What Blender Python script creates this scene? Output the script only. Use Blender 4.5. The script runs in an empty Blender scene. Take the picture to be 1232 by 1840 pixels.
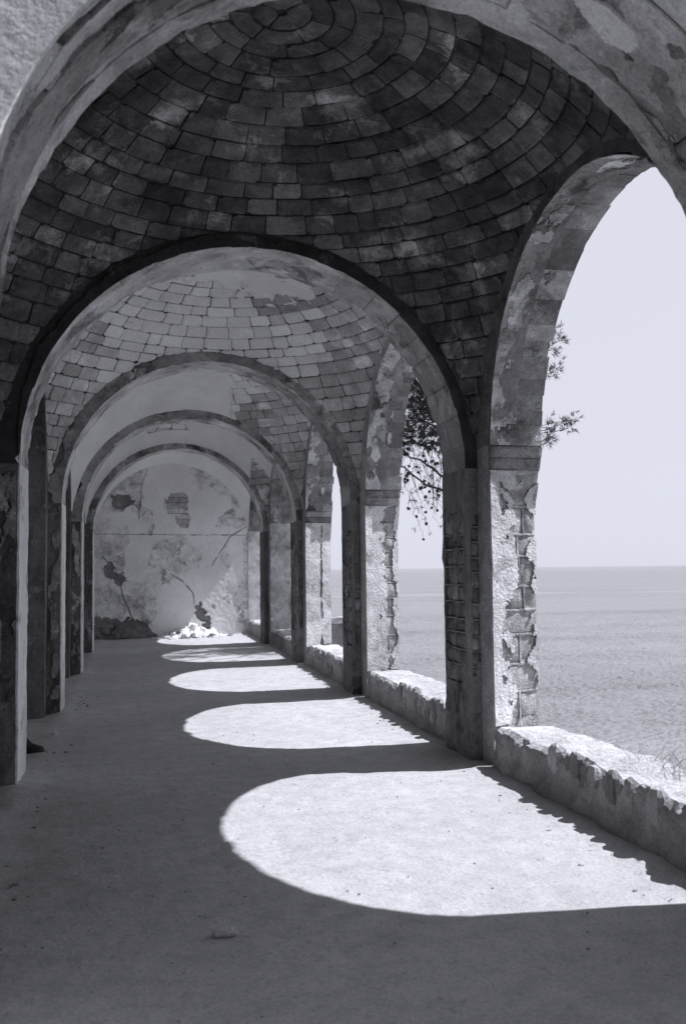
import bpy, math, random
import numpy as np
from mathutils import Vector, Matrix
random.seed(7)
rng = np.random.default_rng(7)
sc = bpy.context.scene
col = sc.collection
rad = math.radians

# ------------------------------------------------------------------ camera, sky, sun, exposure
CAM = (0.0, 0.0, 1.6)
YAW, PITCH, ROLL, FPX = 0.21405, 0.06003, -0.01144, 1717.0
def cam_dir(x, y, z):
    c, s = math.cos(ROLL), math.sin(ROLL); x, y = c*x - s*y, s*x + c*y
    c, s = math.cos(PITCH), math.sin(PITCH); y, z = c*y + s*z, -s*y + c*z
    c, s = math.cos(YAW), math.sin(YAW)
    return Vector((c*x + s*z, -s*x + c*z, y))
cam = bpy.data.objects.new('camera', bpy.data.cameras.new('camera'))
col.objects.link(cam); sc.camera = cam
ax, ay, az = cam_dir(1, 0, 0), cam_dir(0, 1, 0), -cam_dir(0, 0, 1)
M = Matrix((ax, ay, az)).transposed().to_4x4(); M.translation = CAM
cam.matrix_world = M
cam.data.sensor_fit = 'HORIZONTAL'; cam.data.sensor_width = 24.0
cam.data.lens = 24.0 * FPX / 1232.0
cam.data.clip_start = 0.05; cam.data.clip_end = 60000
cam.data.dof.use_dof = True; cam.data.dof.focus_distance = 9.5; cam.data.dof.aperture_fstop = 2.8

SUN_EL = 56.7
SDX, SDY = -1.0, 0.10                      # horizontal travel of the sunlight
sun = bpy.data.objects.new('sun', bpy.data.lights.new('sun', 'SUN'))
col.objects.link(sun)
hl = math.hypot(SDX, SDY); ce = math.cos(rad(SUN_EL))
sdir = Vector((SDX/hl*ce, SDY/hl*ce, -math.sin(rad(SUN_EL))))
sun.rotation_euler = sdir.to_track_quat('-Z', 'Y').to_euler()
sun.location = (20, -3, 30)
sun.data.energy = 5.0; sun.data.angle = rad(0.53); sun.data.color = (0.90, 0.905, 1.0)

world = bpy.data.worlds.new('World'); sc.world = world; world.use_nodes = True
wn = world.node_tree.nodes; wl = world.node_tree.links; wn.clear()
sky = wn.new('ShaderNodeTexSky'); sky.sky_type = 'NISHITA'; sky.sun_disc = False
sky.sun_elevation = rad(SUN_EL); sky.sun_rotation = math.atan2(-SDX, -SDY)
sky.dust_density = 1.5; sky.air_density = 1.0; sky.ozone_density = 1.0
bw = wn.new('ShaderNodeRGBToBW'); gam = wn.new('ShaderNodeMath'); gam.operation = 'POWER'; gam.inputs[1].default_value = 0.05
tint = wn.new('ShaderNodeMix'); tint.data_type = 'RGBA'; tint.blend_type = 'MULTIPLY'; tint.inputs['Factor'].default_value = 1.0
tint.inputs['B'].default_value = (5.25*0.86, 5.25*0.875, 5.25*1.0, 1)   # white summer haze
bg = wn.new('ShaderNodeBackground'); bg.inputs['Strength'].default_value = 0.12
wo = wn.new('ShaderNodeOutputWorld')
wl.new(sky.outputs[0], bw.inputs[0]); wl.new(bw.outputs[0], gam.inputs[0]); wl.new(gam.outputs[0], tint.inputs['A'])
wl.new(tint.outputs['Result'], bg.inputs['Color']); wl.new(bg.outputs[0], wo.inputs[0])

sc.view_settings.view_transform = 'Standard'; sc.view_settings.look = 'None'
sc.view_settings.exposure = 0.34; sc.view_settings.gamma = 1.0; sc.view_settings.use_curve_mapping = False
sc.render.engine = 'CYCLES'
sc.cycles.use_denoising = True
sc.cycles.max_bounces = 8; sc.cycles.diffuse_bounces = 6; sc.cycles.glossy_bounces = 3
sc.cycles.sample_clamp_indirect = 6.0

# ------------------------------------------------------------------ numpy noise
def _h(ix, iy, iz, s):
    n = (ix*374761393 + iy*668265263 + iz*2147483647 + s*974634777) & 0xFFFFFFFF
    n = ((n ^ (n >> 13)) * 1274126177) & 0xFFFFFFFF
    n = n ^ (n >> 16)
    n = (n * 2246822519) & 0xFFFFFFFF
    return ((n ^ (n >> 15)) & 0xFFFF) / 65535.0
def vnoise(x, y, z, s=0):
    x, y, z = np.broadcast_arrays(np.asarray(x, float), np.asarray(y, float), np.asarray(z, float))
    fx, fy, fz = np.floor(x), np.floor(y), np.floor(z)
    ix, iy, iz = fx.astype(np.int64), fy.astype(np.int64), fz.astype(np.int64)
    a, b, c = x-fx, y-fy, z-fz
    a, b, c = a*a*(3-2*a), b*b*(3-2*b), c*c*(3-2*c)
    r = 0
    for i in (0, 1):
        for j in (0, 1):
            for k in (0, 1):
                w = (a if i else 1-a)*(b if j else 1-b)*(c if k else 1-c)
                r = r + w*_h(ix+i, iy+j, iz+k, s)
    return r
def fbm(x, y, z, s=0, o=4):
    r = 0; amp = 0.5; f = 1.0; t = 0
    for k in range(o):
        r = r + amp*vnoise(np.asarray(x)*f, np.asarray(y)*f, np.asarray(z)*f, s+k*17); t += amp
        amp *= 0.5; f *= 2.07
    return r/t                               # 0..1

# ------------------------------------------------------------------ materials
MATS = {}
def mat(name, c0, c1, scale=2.0, lo=0.35, hi=0.65, fine=0.25, bump=0.25, bscale=40.0, rough=0.92,
        rand=0.0, blot=None, blot2=None, streak=None, bdist=0.01, spec=0.25, stain=0.35, pits=0.3, sscale=0.9):
    """grey weathered surface: two greys mixed by noise, crisp blotches, fine grain, relief"""
    m = bpy.data.materials.new(name); m.use_nodes = True
    N, L = m.node_tree.nodes, m.node_tree.links
    bs = N['Principled BSDF']; bs.inputs['Roughness'].default_value = rough
    bs.inputs['Specular IOR Level'].default_value = spec
    geo = N.new('ShaderNodeNewGeometry')
    vec = geo.outputs['Position']
    if streak:
        mp = N.new('ShaderNodeMapping'); mp.inputs['Scale'].default_value = streak
        L.new(vec, mp.inputs['Vector']); svec = mp.outputs[0]
    else:
        svec = vec
    def noise(sc_, det=5.0, v=None, ro=0.6):
        n = N.new('ShaderNodeTexNoise'); n.inputs['Scale'].default_value = sc_
        n.inputs['Detail'].default_value = det; n.inputs['Roughness'].default_value = ro
        L.new(v if v is not None else svec, n.inputs['Vector']); return n.outputs['Fac']
    def ramp(fac, a, b):
        r = N.new('ShaderNodeMapRange'); r.inputs['From Min'].default_value = a; r.inputs['From Max'].default_value = b
        L.new(fac, r.inputs['Value']); return r.outputs[0]
    def mixf(fac, a, b):
        x = N.new('ShaderNodeMix'); x.data_type = 'FLOAT'
        if isinstance(fac, float): x.inputs[0].default_value = fac
        else: L.new(fac, x.inputs[0])
        for k, q in ((2, a), (3, b)):
            if isinstance(q, (int, float)): x.inputs[k].default_value = q
            else: L.new(q, x.inputs[k])
        return x.outputs[0]
    def math_(op, a, b):
        x = N.new('ShaderNodeMath'); x.operation = op
        for k, q in ((0, a), (1, b)):
            if isinstance(q, (int, float)): x.inputs[k].default_value = q
            else: L.new(q, x.inputs[k])
        return x.outputs[0]
    wn_ = N.new('ShaderNodeTexNoise'); wn_.inputs['Scale'].default_value = 5.0; wn_.inputs['Detail'].default_value = 4.0
    L.new(vec, wn_.inputs['Vector'])
    wv = N.new('ShaderNodeVectorMath'); wv.operation = 'MULTIPLY_ADD'
    L.new(wn_.outputs['Color'], wv.inputs[0]); wv.inputs[1].default_value = (.28, .28, .28); L.new(vec, wv.inputs[2]); wvec = wv.outputs[0]
    v = mixf(ramp(noise(scale, 8.0, None, .68), lo, hi), c0, c1)
    for bl in (blot, blot2):
        if bl:                               # (grey, scale, threshold, softness)
            v = mixf(ramp(noise(bl[1], 8.0, wvec, 0.7), bl[2]-bl[3]*.4, bl[2]+bl[3]*1.6), v, bl[0])
    if rand > 0:
        oi = N.new('ShaderNodeObjectInfo')
        r = math_('FRACT', math_('ADD', oi.outputs['Random'], geo.outputs['Random Per Island']), 0.0)
        r = math_('POWER', r, 1.6)
        v = math_('MULTIPLY', v, mixf(r, 1.0-rand*0.55, 1.0+rand*1.4))
    if stain > 0:
        v = math_('MULTIPLY', v, mixf(ramp(noise(sscale, 9.0, wvec if not streak else svec, .72), .36, .64), 1.0-stain, 1.0+stain*.45))
    if pits > 0:
        v = math_('MULTIPLY', v, mixf(ramp(noise(34.0, 4.0, wvec, .6), .58, .68), 1.0, 1.0-pits))
    g = noise(70.0, 3.0, vec)
    v = math_('MULTIPLY', v, mixf(ramp(g, 0.25, 0.75), 1.0-fine, 1.0+fine))
    comb = N.new('ShaderNodeCombineColor')
    for k in range(3): L.new(v, comb.inputs[k])
    L.new(comb.outputs[0], bs.inputs['Base Color'])
    if bump > 0:
        b = N.new('ShaderNodeBump'); b.inputs['Strength'].default_value = bump; b.inputs['Distance'].default_value = bdist
        L.new(math_('ADD', noise(bscale, 6.0, vec, 0.65), math_('MULTIPLY', noise(bscale*0.2, 4.0, vec), 1.5)), b.inputs['Height'])
        L.new(b.outputs[0], bs.inputs['Normal'])
    MATS[name] = m
    return m

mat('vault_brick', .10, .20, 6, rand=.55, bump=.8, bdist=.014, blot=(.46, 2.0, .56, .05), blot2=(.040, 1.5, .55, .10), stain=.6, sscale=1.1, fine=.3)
mat('vault_mortar', .04, .067, 5, bump=.5)
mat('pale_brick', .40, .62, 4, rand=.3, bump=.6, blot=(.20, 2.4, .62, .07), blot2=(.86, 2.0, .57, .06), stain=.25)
mat('pale_mortar', .067, .12, 6, bump=.5)
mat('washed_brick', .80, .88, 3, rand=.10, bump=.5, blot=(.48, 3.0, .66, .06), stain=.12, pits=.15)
mat('vault_plaster', .84, .88, 1.3, bump=.25, blot=(.66, 1.6, .64, .10), fine=.10, stain=.12, pits=.15)
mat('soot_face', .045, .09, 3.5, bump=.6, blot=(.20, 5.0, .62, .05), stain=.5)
mat('soffit_plaster', .50, .80, 3.0, bump=.55, blot=(.24, 2.4, .54, .05), blot2=(.86, 3.2, .58, .04), fine=.25, stain=.5, sscale=1.4)
mat('rib_plaster', .27, .46, 3.0, bump=.7, blot=(.11, 2.0, .53, .05), blot2=(.64, 3.2, .58, .04), fine=.28, stain=.5, sscale=1.5)
mat('reveal_white', .82, .88, 2.2, bump=.4, blot=(.44, 3.2, .58, .05), fine=.2, streak=(1, 1, .5), stain=.2)  # whitewash tone; on the pilaster reveals it stands in for side light
mat('bright_facade', .88, .88, 3, bump=1.0, bscale=22, bdist=.03, blot=(.599, 5, .62, .06))
mat('voussoir_stone', .30, .50, 6, rand=.35, bump=.7, bscale=55, blot=(.17, 3, .55, .07), blot2=(.66, 5, .60, .04), stain=.45, fine=.25)
mat('arch_stone', .25, .44, 5, rand=.55, bump=1.0, bscale=34, bdist=.02, blot=(.62, 5, .60, .05), blot2=(.13, 3.0, .58, .06), stain=.45, fine=.25)
mat('pier_stone', .25, .40, 7, rand=.45, bump=1.0, bscale=40, bdist=.02, stain=.45)
mat('pier_mortar', .293, .426, 9, bump=.8, bscale=60)
mat('pier_plaster', .20, .36, 3.0, bump=.7, blot=(.10, 2.6, .54, .06), blot2=(.46, 4.0, .60, .04), streak=(1, 1, .5), stain=.45)
mat('jamb_plaster', .58, .76, 4, bump=.5, bscale=95, bdist=.010, blot=(.38, 3, .56, .05), fine=.28, stain=.4)
mat('jamb_stone', .30, .46, 6, rand=.3, bump=1.0, bscale=70, bdist=.012, blot=(.70, 30, .57, .05), stain=.35)
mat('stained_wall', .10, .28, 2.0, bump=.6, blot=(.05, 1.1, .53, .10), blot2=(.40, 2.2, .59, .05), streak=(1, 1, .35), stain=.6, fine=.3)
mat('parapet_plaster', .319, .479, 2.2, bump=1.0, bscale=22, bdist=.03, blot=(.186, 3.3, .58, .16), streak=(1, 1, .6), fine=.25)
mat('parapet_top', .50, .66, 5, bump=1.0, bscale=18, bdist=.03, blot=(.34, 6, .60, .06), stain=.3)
mat('rubble', .266, .426, 7, rand=.4, bump=1.0, bscale=40, bdist=.015)
mat('floor_dirt', .44, .57, 6.0, bump=.7, bscale=16, bdist=.014, blot=(.33, .7, .52, .22), blot2=(.34, 22, .60, .05), fine=.22, stain=.14, pits=.30, sscale=1.4)
mat('end_plaster', .82, .88, 3.2, bump=.6, blot=(.46, 1.9, .52, .07), blot2=(.33, 4.2, .56, .05), fine=.25, stain=.25, pits=.35, sscale=2.4)
mat('end_core', .2, .346, 4, bump=1.0, bscale=30, bdist=.03)
mat('roof_slab', .25, .32, 2, bump=.3)
mat('cliff_rock', .16, .30, .8, bump=1.0, bscale=6, bdist=.15)
mat('bark', .05, .10, 14, bump=1.0, bscale=50, bdist=.02, streak=(1, 1, .25))
mat('needles', .045, .085, 4, bump=0, fine=.3, spec=.2, rough=.7)
mat('cone', .04, .07, 30, bump=.6)
mat('dry_grass', .30, .42, 20, bump=0)
mat('shoe_leather', .012, .02, 20, bump=.1, rough=.5, spec=.4)
mat('trousers', .04, .06, 12, bump=.3, bscale=120)
mat('jacket', .10, .14, 12, bump=.3, bscale=120)
mat('skin', .34, .40, 12, bump=.05, rough=.6, fine=.05)
mat('hair', .02, .03, 30, bump=.6, bscale=120)
mat('sock', .35, .4, 20, bump=.3)
mat('chip_white', .6, .7, 20, bump=.5)

# ------------------------------------------------------------------ object helpers
def mesh_obj(name, V, F, material, smooth=False):
    me = bpy.data.meshes.new(name)
    V = np.asarray(V, float)
    me.from_pydata(V.tolist(), [], [tuple(int(i) for i in f) for f in F])
    me.validate()
    me.materials.append(MATS[material])
    if smooth:
        me.polygons.foreach_set('use_smooth', [True]*len(me.polygons))
    o = bpy.data.objects.new(name, me); col.objects.link(o)
    return o
def thing(name, loc, label, cat, group=None):
    o = bpy.data.objects.new(name, None); col.objects.link(o); o.location = loc
    o.empty_display_size = 0.2
    o['label'] = label; o['category'] = cat
    if group: o['group'] = group
    return o
def root_of(o):
    while o.parent: o = o.parent
    return o
def part(name, V, F, material, parent, smooth=False, label=None, kind=None):
    r = root_of(parent)
    o = mesh_obj(name, np.asarray(V, float) - np.array(r.location), F, material, smooth)
    o.parent = parent
    if label: o['label'] = label
    if kind: o['kind'] = kind
    return o
def struct(name, V, F, material, smooth=False):
    o = mesh_obj(name, V, F, material, smooth); o['kind'] = 'structure'; return o
def single(name, V, F, material, label, cat, group=None, smooth=False):
    V = np.asarray(V, float); base = np.array([V[:, 0].mean(), V[:, 1].mean(), V[:, 2].min()])
    o = mesh_obj(name, V - base, F, material, smooth); o.location = base
    o['label'] = label; o['category'] = cat
    if group: o['group'] = group
    return o

class MB:                                      # collects several pieces into one part
    def __init__(s): s.V = []; s.F = []; s.n = 0
    def add(s, V, F):
        V = np.asarray(V, float); s.V.append(V)
        s.F += [tuple(int(i)+s.n for i in f) for f in F]; s.n += len(V)
    def get(s): return np.concatenate(s.V), s.F

def box(x0, x1, y0, y1, z0, z1):
    V = [(x, y, z) for x in (x0, x1) for y in (y0, y1) for z in (z0, z1)]
    F = [(0, 1, 3, 2), (4, 6, 7, 5), (0, 4, 5, 1), (2, 3, 7, 6), (0, 2, 6, 4), (1, 5, 7, 3)]
    return np.array(V, float), F

def gbox(x0, x1, y0, y1, z0, z1, step=.06, amp=.006, s=0, fr=7.0, keep=None):
    """box with gridded faces so that its faces and arrises can be uneven"""
    nx, ny, nz = [max(1, min(60, int(round(abs(b-a)/step)))) for a, b in ((x0, x1), (y0, y1), (z0, z1))]
    idx = {}; V = []; F = []
    def vid(i, j, k):
        q = (i, j, k)
        if q not in idx:
            idx[q] = len(V); V.append((x0+(x1-x0)*i/nx, y0+(y1-y0)*j/ny, z0+(z1-z0)*k/nz))
        return idx[q]
    for j in range(ny):
        for k in range(nz):
            F.append((vid(0, j, k), vid(0, j, k+1), vid(0, j+1, k+1), vid(0, j+1, k)))
            F.append((vid(nx, j, k), vid(nx, j+1, k), vid(nx, j+1, k+1), vid(nx, j, k+1)))
    for i in range(nx):
        for k in range(nz):
            F.append((vid(i, 0, k), vid(i+1, 0, k), vid(i+1, 0, k+1), vid(i, 0, k+1)))
            F.append((vid(i, ny, k), vid(i, ny, k+1), vid(i+1, ny, k+1), vid(i+1, ny, k)))
        for j in range(ny):
            F.append((vid(i, j, 0), vid(i, j+1, 0), vid(i+1, j+1, 0), vid(i+1, j, 0)))
            F.append((vid(i, j, nz), vid(i+1, j, nz), vid(i+1, j+1, nz), vid(i, j+1, nz)))
    V = np.array(V)
    return rough(V, amp, fr, s), F
def rough(V, amp, fr=7.0, s=0):
    V = np.asarray(V, float).copy()
    d = np.stack([fbm(V[:, 0]*fr, V[:, 1]*fr, V[:, 2]*fr, s+31*k, 4)-.5 for k in range(3)], 1)
    d2 = np.stack([fbm(V[:, 0]*fr*4, V[:, 1]*fr*4, V[:, 2]*fr*4, s+31*k+9, 2)-.5 for k in range(3)], 1)
    return V + d*2*amp + d2*amp*.9

def sweep(G, closed_loop=True, caps=True):
    """G: (n, m, 3) sections along a path -> tube"""
    G = np.asarray(G, float); n, m, _ = G.shape
    V = G.reshape(-1, 3); F = []
    for i in range(n-1):
        for j in range(m if closed_loop else m-1):
            k = (j+1) % m
            F.append((i*m+j, i*m+k, (i+1)*m+k, (i+1)*m+j))
    if caps:
        F.append(tuple(range(m-1, -1, -1))); F.append(tuple((n-1)*m+j for j in range(m)))
    return V, F

def coat(P, nu, nv, keep, thick, rim=0.0):
    """peeling layer: P(U,V,D)->pts; keep (nu,nv) cells; thick (nu+1,nv+1) height of the layer"""
    u = np.linspace(0, 1, nu+1); v = np.linspace(0, 1, nv+1)
    U, Vv = np.meshgrid(u, v, indexing='ij')
    thick = np.broadcast_to(np.asarray(thick, float), U.shape)
    T = P(U, Vv, thick).reshape(-1, 3); B = P(U, Vv, thick*0-.004).reshape(-1, 3)
    n = (nu+1)*(nv+1); idx = np.arange(n).reshape(nu+1, nv+1)
    ii, jj = np.nonzero(keep)
    F = np.stack([idx[ii, jj], idx[ii+1, jj], idx[ii+1, jj+1], idx[ii, jj+1]], 1)
    kp = np.zeros((nu+2, nv+2), bool); kp[1:-1, 1:-1] = keep
    S = []
    def side(mask, a, b):
        i, j = np.nonzero(mask)
        p, q = idx[i+a[0], j+a[1]], idx[i+b[0], j+b[1]]
        S.append(np.stack([p, p+n, q+n, q], 1))
    k = kp[1:-1, 1:-1]
    side(k & ~kp[:-2, 1:-1], (0, 0), (0, 1)); side(k & ~kp[2:, 1:-1], (1, 1), (1, 0))
    side(k & ~kp[1:-1, :-2], (1, 0), (0, 0)); side(k & ~kp[1:-1, 2:], (0, 1), (1, 1))
    F = np.concatenate([F]+S)
    A = np.concatenate([T, B]); used = np.unique(F); rm = np.full(len(A), -1); rm[used] = np.arange(len(used))
    return A[used], rm[F].tolist()

def stone(P, u0, u1, v0, v1, dep, back, s, n=4, pillow=.012, amp=.006, gap=.0, chip=0.0):
    """one block on a face: P(u,v,d); front face at depth dep with worn edges"""
    us = np.array([0, .12, .5, .88, 1.0]) if n == 4 else np.array([0, .5, 1.0])
    U, Vv = np.meshgrid(u0+gap+(u1-u0-2*gap)*us, v0+gap+(v1-v0-2*gap)*us, indexing='ij')
    m = len(us)
    eu = np.minimum(us, 1-us); E = np.minimum.outer(eu, eu)
    D = dep - pillow*(E <= 0) + amp*2*(fbm(U*37+s, Vv*37, U*0, s, 2)-.5)
    D = D + amp*.8*((us[:, None]-.5)*(_h(s, 3, 1, 5)-.5) + (us[None, :]-.5)*(_h(s, 7, 2, 5)-.5))*2
    if chip > 0:
        for q, (ci, cj) in enumerate(((0, 0), (0, m-1), (m-1, 0), (m-1, m-1))):
            h_ = _h(s, q, 11, 4)
            if h_ > .45:
                k_ = (h_-.45)*1.6*chip
                U[ci, cj] += (U.mean()-U[ci, cj])*k_; Vv[ci, cj] += (Vv.mean()-Vv[ci, cj])*k_
    T = P(U, Vv, D).reshape(-1, 3)
    ring = [(i, 0) for i in range(m)] + [(m-1, j) for j in range(1, m)] + [(i, m-1) for i in range(m-2, -1, -1)] + [(0, j) for j in range(m-2, 0, -1)]
    rid = [i*m+j for i, j in ring]
    Bk = P(np.array([U[i, j] for i, j in ring]), np.array([Vv[i, j] for i, j in ring]), np.full(len(ring), back)).reshape(-1, 3)
    V = np.concatenate([T, Bk]); F = []
    for i in range(m-1):
        for j in range(m-1): F.append((i*m+j, (i+1)*m+j, (i+1)*m+j+1, i*m+j+1))
    b = m*m; L = len(rid)
    for k in range(L):
        q = (k+1) % L; F.append((rid[k], b+k, b+q, rid[q]))
    return V, F

# ------------------------------------------------------------------ dimensions of the gallery
XL, XR = -.865, 2.706            # pilaster faces
WL, WR, TW = -1.03, 2.818, .47   # wall ring planes and thickness towards the sea
PIT, TT = 4.3306, .614           # bay length, arch thickness
YA = [7.604 + PIT*(i-1) for i in range(5)]     # near faces of the five cross arches
YEND = 24.45
CX, RA, ZS = (XL+XR)/2, (XR-XL)/2, 2.436       # cross arch
RS, ZSS = 1.598, 2.60                          # seaward arch
ZT = 5.30
ZC_V, R_V = 2.42, 2.675                        # vault sphere
globals_arch = (CX, RA, ZS, XL, XR)
def yc(b): return YA[b] - 1.892 - (.55 if b == 0 else 0) if b < 5 else (YA[4]+TT+YEND)/2
def floor_z(x, y):
    t = np.clip((np.asarray(y)-7.0)/3.5, 0, 1); t = t*t*(3-2*t)
    return -.022*(2.7-np.asarray(x))*t

BAY = ['roofless near bay', 'first vaulted bay', 'second vaulted bay', 'third vaulted bay', 'fourth bay in the pine shade', 'last bay beside the end wall']

# ------------------------------------------------------------------ ground, sea, cliff
def make_floor():
    xs = np.concatenate([np.linspace(-2.2, 3.4, 150)]); ys = np.concatenate([np.linspace(-3, 2.8, 24)[:-1], np.linspace(2.8, 9, 190)[:-1], np.linspace(9, 25.2, 200)])
    X, Y = np.meshgrid(xs, ys, indexing='ij')
    Z = floor_z(X, Y) + .020*(fbm(X*1.3, Y*1.3, 0*X, 3)-.5) + .010*(fbm(X*7, Y*5, 0*X, 9, 4)-.5)
    heap = np.exp(-((X+1.15)/.35)**2)*.05*fbm(X*3, Y*3, 0*X, 5)*np.clip((9-Y)/2, 0, 1)
    Z = Z + heap + .035*np.exp(-((X-2.75)/.16)**2)*fbm(X*4, Y*3, 0*X, 8) + .04*np.exp(-((X+.85)/.14)**2)*fbm(X*4, Y*3, 0*X, 6)
    n, m = X.shape; V = np.stack([X, Y, Z], -1).reshape(-1, 3)
    F = [(i*m+j, (i+1)*m+j, (i+1)*m+j+1, i*m+j+1) for i in range(n-1) for j in range(m-1)]
    o = struct('floor', V, F, 'floor_dirt', True)
make_floor()

def sea():
    m = bpy.data.materials.new('sea_water'); m.use_nodes = True
    N, L = m.node_tree.nodes, m.node_tree.links; bs = N['Principled BSDF']
    bs.inputs['Base Color'].default_value = (.20, .20, .20, 1); bs.inputs['Roughness'].default_value = .3
    bs.inputs['IOR'].default_value = 1.33
    geo = N.new('ShaderNodeNewGeometry')
    def nz(scl, rot, det, s):
        mp = N.new('ShaderNodeMapping'); mp.inputs['Scale'].default_value = scl; mp.inputs['Rotation'].default_value = (0, 0, rot)
        L.new(geo.outputs['Position'], mp.inputs[0])
        n = N.new('ShaderNodeTexNoise'); n.inputs['Scale'].default_value = s; n.inputs['Detail'].default_value = det
        L.new(mp.outputs[0], n.inputs['Vector']); return n.outputs['Fac']
    add = N.new('ShaderNodeMath'); add.operation = 'ADD'
    L.new(nz((.5, 1.4, 1), -.35, 6, .55), add.inputs[0]); L.new(nz((1, 1.8, 1), .1, 4, 2.2), add.inputs[1])
    b = N.new('ShaderNodeBump'); b.inputs['Strength'].default_value = 1.0; b.inputs['Distance'].default_value = .6
    L.new(add.outputs[0], b.inputs['Height']); L.new(b.outputs[0], bs.inputs['Normal'])
    dp = N.new('ShaderNodeVectorMath'); dp.operation = 'DOT_PRODUCT'; dp.inputs[1].default_value = (math.sin(YAW), math.cos(YAW), 0)
    L.new(geo.outputs['Position'], dp.inputs[0])
    w1 = N.new('ShaderNodeMath'); w1.operation = 'MULTIPLY_ADD'; w1.inputs[1].default_value = 60.0
    L.new(nz((.01, .01, 1), 0, 3, 1.0), w1.inputs[0]); L.new(dp.outputs['Value'], w1.inputs[2])
    mr = N.new('ShaderNodeMath'); mr.operation = 'COMPARE'; mr.inputs[1].default_value = 305.0; mr.inputs[2].default_value = 3.5
    L.new(w1.outputs[0], mr.inputs[0])
    cm = N.new('ShaderNodeMix'); cm.data_type = 'RGBA'; cm.inputs['A'].default_value = (.22, .22, .22, 1); cm.inputs['B'].default_value = (.38, .38, .38, 1)
    mk = N.new('ShaderNodeMath'); mk.operation = 'MULTIPLY'; ms = N.new('ShaderNodeMapRange'); ms.inputs['From Min'].default_value = .35; ms.inputs['From Max'].default_value = .6
    L.new(nz((.05, .3, 1), 0, 5, .6), ms.inputs['Value']); L.new(mr.outputs[0], mk.inputs[0]); L.new(ms.outputs[0], mk.inputs[1])
    L.new(mk.outputs[0], cm.inputs['Factor'])
    wp = N.new('ShaderNodeMapRange'); wp.inputs['From Min'].default_value = .35; wp.inputs['From Max'].default_value = .65; wp.inputs['To Min'].default_value = .55; wp.inputs['To Max'].default_value = 1.15
    L.new(nz((.12, .5, 1), -.25, 5, .12), wp.inputs['Value']); L.new(wp.outputs[0], b.inputs['Strength']); L.new(cm.outputs['Result'], bs.inputs['Base Color'])
    MATS['sea_water'] = m
    V = []; F = []
    # near sheet carries real swell, far sheet is flat
    xs = np.linspace(6, 90, 260); ys = np.linspace(-10, 150, 330)
    X, Y = np.meshgrid(xs, ys, indexing='ij')
    edge = np.clip(np.minimum(np.minimum(X-6, 90-X), np.minimum(Y+10, 150-Y))/6, 0, 1)
    Z = -6 + edge*(.55*(fbm(X*.28+Y*.10, Y*.65-X*.15, 0*X, 11, 4)-.5) + .12*(fbm(X*.9, Y*1.8, 0*X, 14, 3)-.5))
    n, mm = X.shape; V = np.stack([X, Y, Z], -1).reshape(-1, 3)
    F = [(i*mm+j, (i+1)*mm+j, (i+1)*mm+j+1, i*mm+j+1) for i in range(n-1) for j in range(mm-1)]
    B = 40000.0; k = len(V)
    V = np.concatenate([V, [(6, -10, -6), (90, -10, -6), (90, 150, -6), (6, 150, -6), (-B, -B, -6), (B, -B, -6), (B, B, -6), (-B, B, -6)]])
    F += [(k+4, k+5, k+1, k), (k+5, k+6, k+2, k+1), (k+6, k+7, k+3, k+2), (k+7, k+4, k, k+3)]
    struct('sea', V, F, 'sea_water', True)
sea()

def cliff():
    xs = np.linspace(-30, 14, 120); ys = np.linspace(-25, 60, 170)
    X, Y = np.meshgrid(xs, ys, indexing='ij')
    h = np.where(X < 3.1, -.25, -.25 - .62*np.clip(X-3.2, 0, 30) - .55*np.clip((X-3.2)*4, 0, 1))
    Z = h + np.where(X > 3.3, .5*(fbm(X*.6, Y*.6, 0*X, 21, 5)-.5), 0)
    Z = np.where((X > -2.3) & (X < 3.5), np.minimum(Z, -.25), Z)
    Z = np.where(X >= 3.3, np.minimum(Z, -.35), Z)
    n, m = X.shape; V = np.stack([X, Y, Z], -1).reshape(-1, 3)
    F = [(i*m+j, (i+1)*m+j, (i+1)*m+j+1, i*m+j+1) for i in range(n-1) for j in range(m-1)]
    struct('hillside', V, F, 'cliff_rock', True)
cliff()

# ------------------------------------------------------------------ cross arches
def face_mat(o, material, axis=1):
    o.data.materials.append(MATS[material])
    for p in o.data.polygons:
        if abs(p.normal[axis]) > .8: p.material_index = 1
def ring_piece(th0, th1, C, Z0, R, thick, w0, w1, mapper, n, nw=8, amp=.006, s=0, chip=.012):
    """solid piece of an arch ring between two angles; mapper(a, w, z) -> xyz"""
    th = np.linspace(th0, th1, n+1); ws = np.linspace(w0, w1, nw+1)
    loop = [(0, w) for w in ws] + [(thick, w1), (thick, w0)]
    G = np.zeros((n+1, len(loop), 3))
    for j, (r, w) in enumerate(loop):
        rr = R + r
        if r == 0:
            k = 2*(fbm(th*9+s, np.full_like(th, w*9), th*0, s, 4)-.5)*amp
            edge = (j == 0 or j == nw)
            if edge: k = k + chip*np.clip(fbm(th*16, th*0+j, th*0, s+5, 3)-.55, 0, 1)*4
            rr = R + k
        G[:, j] = mapper(C + rr*np.cos(th), np.full_like(th, w), Z0 + rr*np.sin(th))
    return sweep(G)
def spandrel(C, Z0, R, a0, a1, zt, w0, w1, mapper):
    angs = set(np.linspace(0, math.pi, 41))
    for a in (a0, a1): angs.add(math.atan2(zt-Z0, a-C))
    angs = sorted(angs); G = []
    for t in angs:
        c, s = math.cos(t), math.sin(t)
        ks = []
        if c > 1e-9: ks.append((a1-C)/c)
        if c < -1e-9: ks.append((a0-C)/c)
        if s > 1e-9: ks.append((zt-Z0)/s)
        k = max(min(ks), R+.001)
        q = [(R, w0), (R, w1), (k, w1), (k, w0)]
        G.append([mapper(C+r*c, w, Z0+r*s) for r, w in q])
    return sweep(np.array(G, float).reshape(len(angs), 4, 3))
mapX = lambda a, w, z: np.stack(np.broadcast_arrays(a, w, z), -1)       # arch across the gallery
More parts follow.
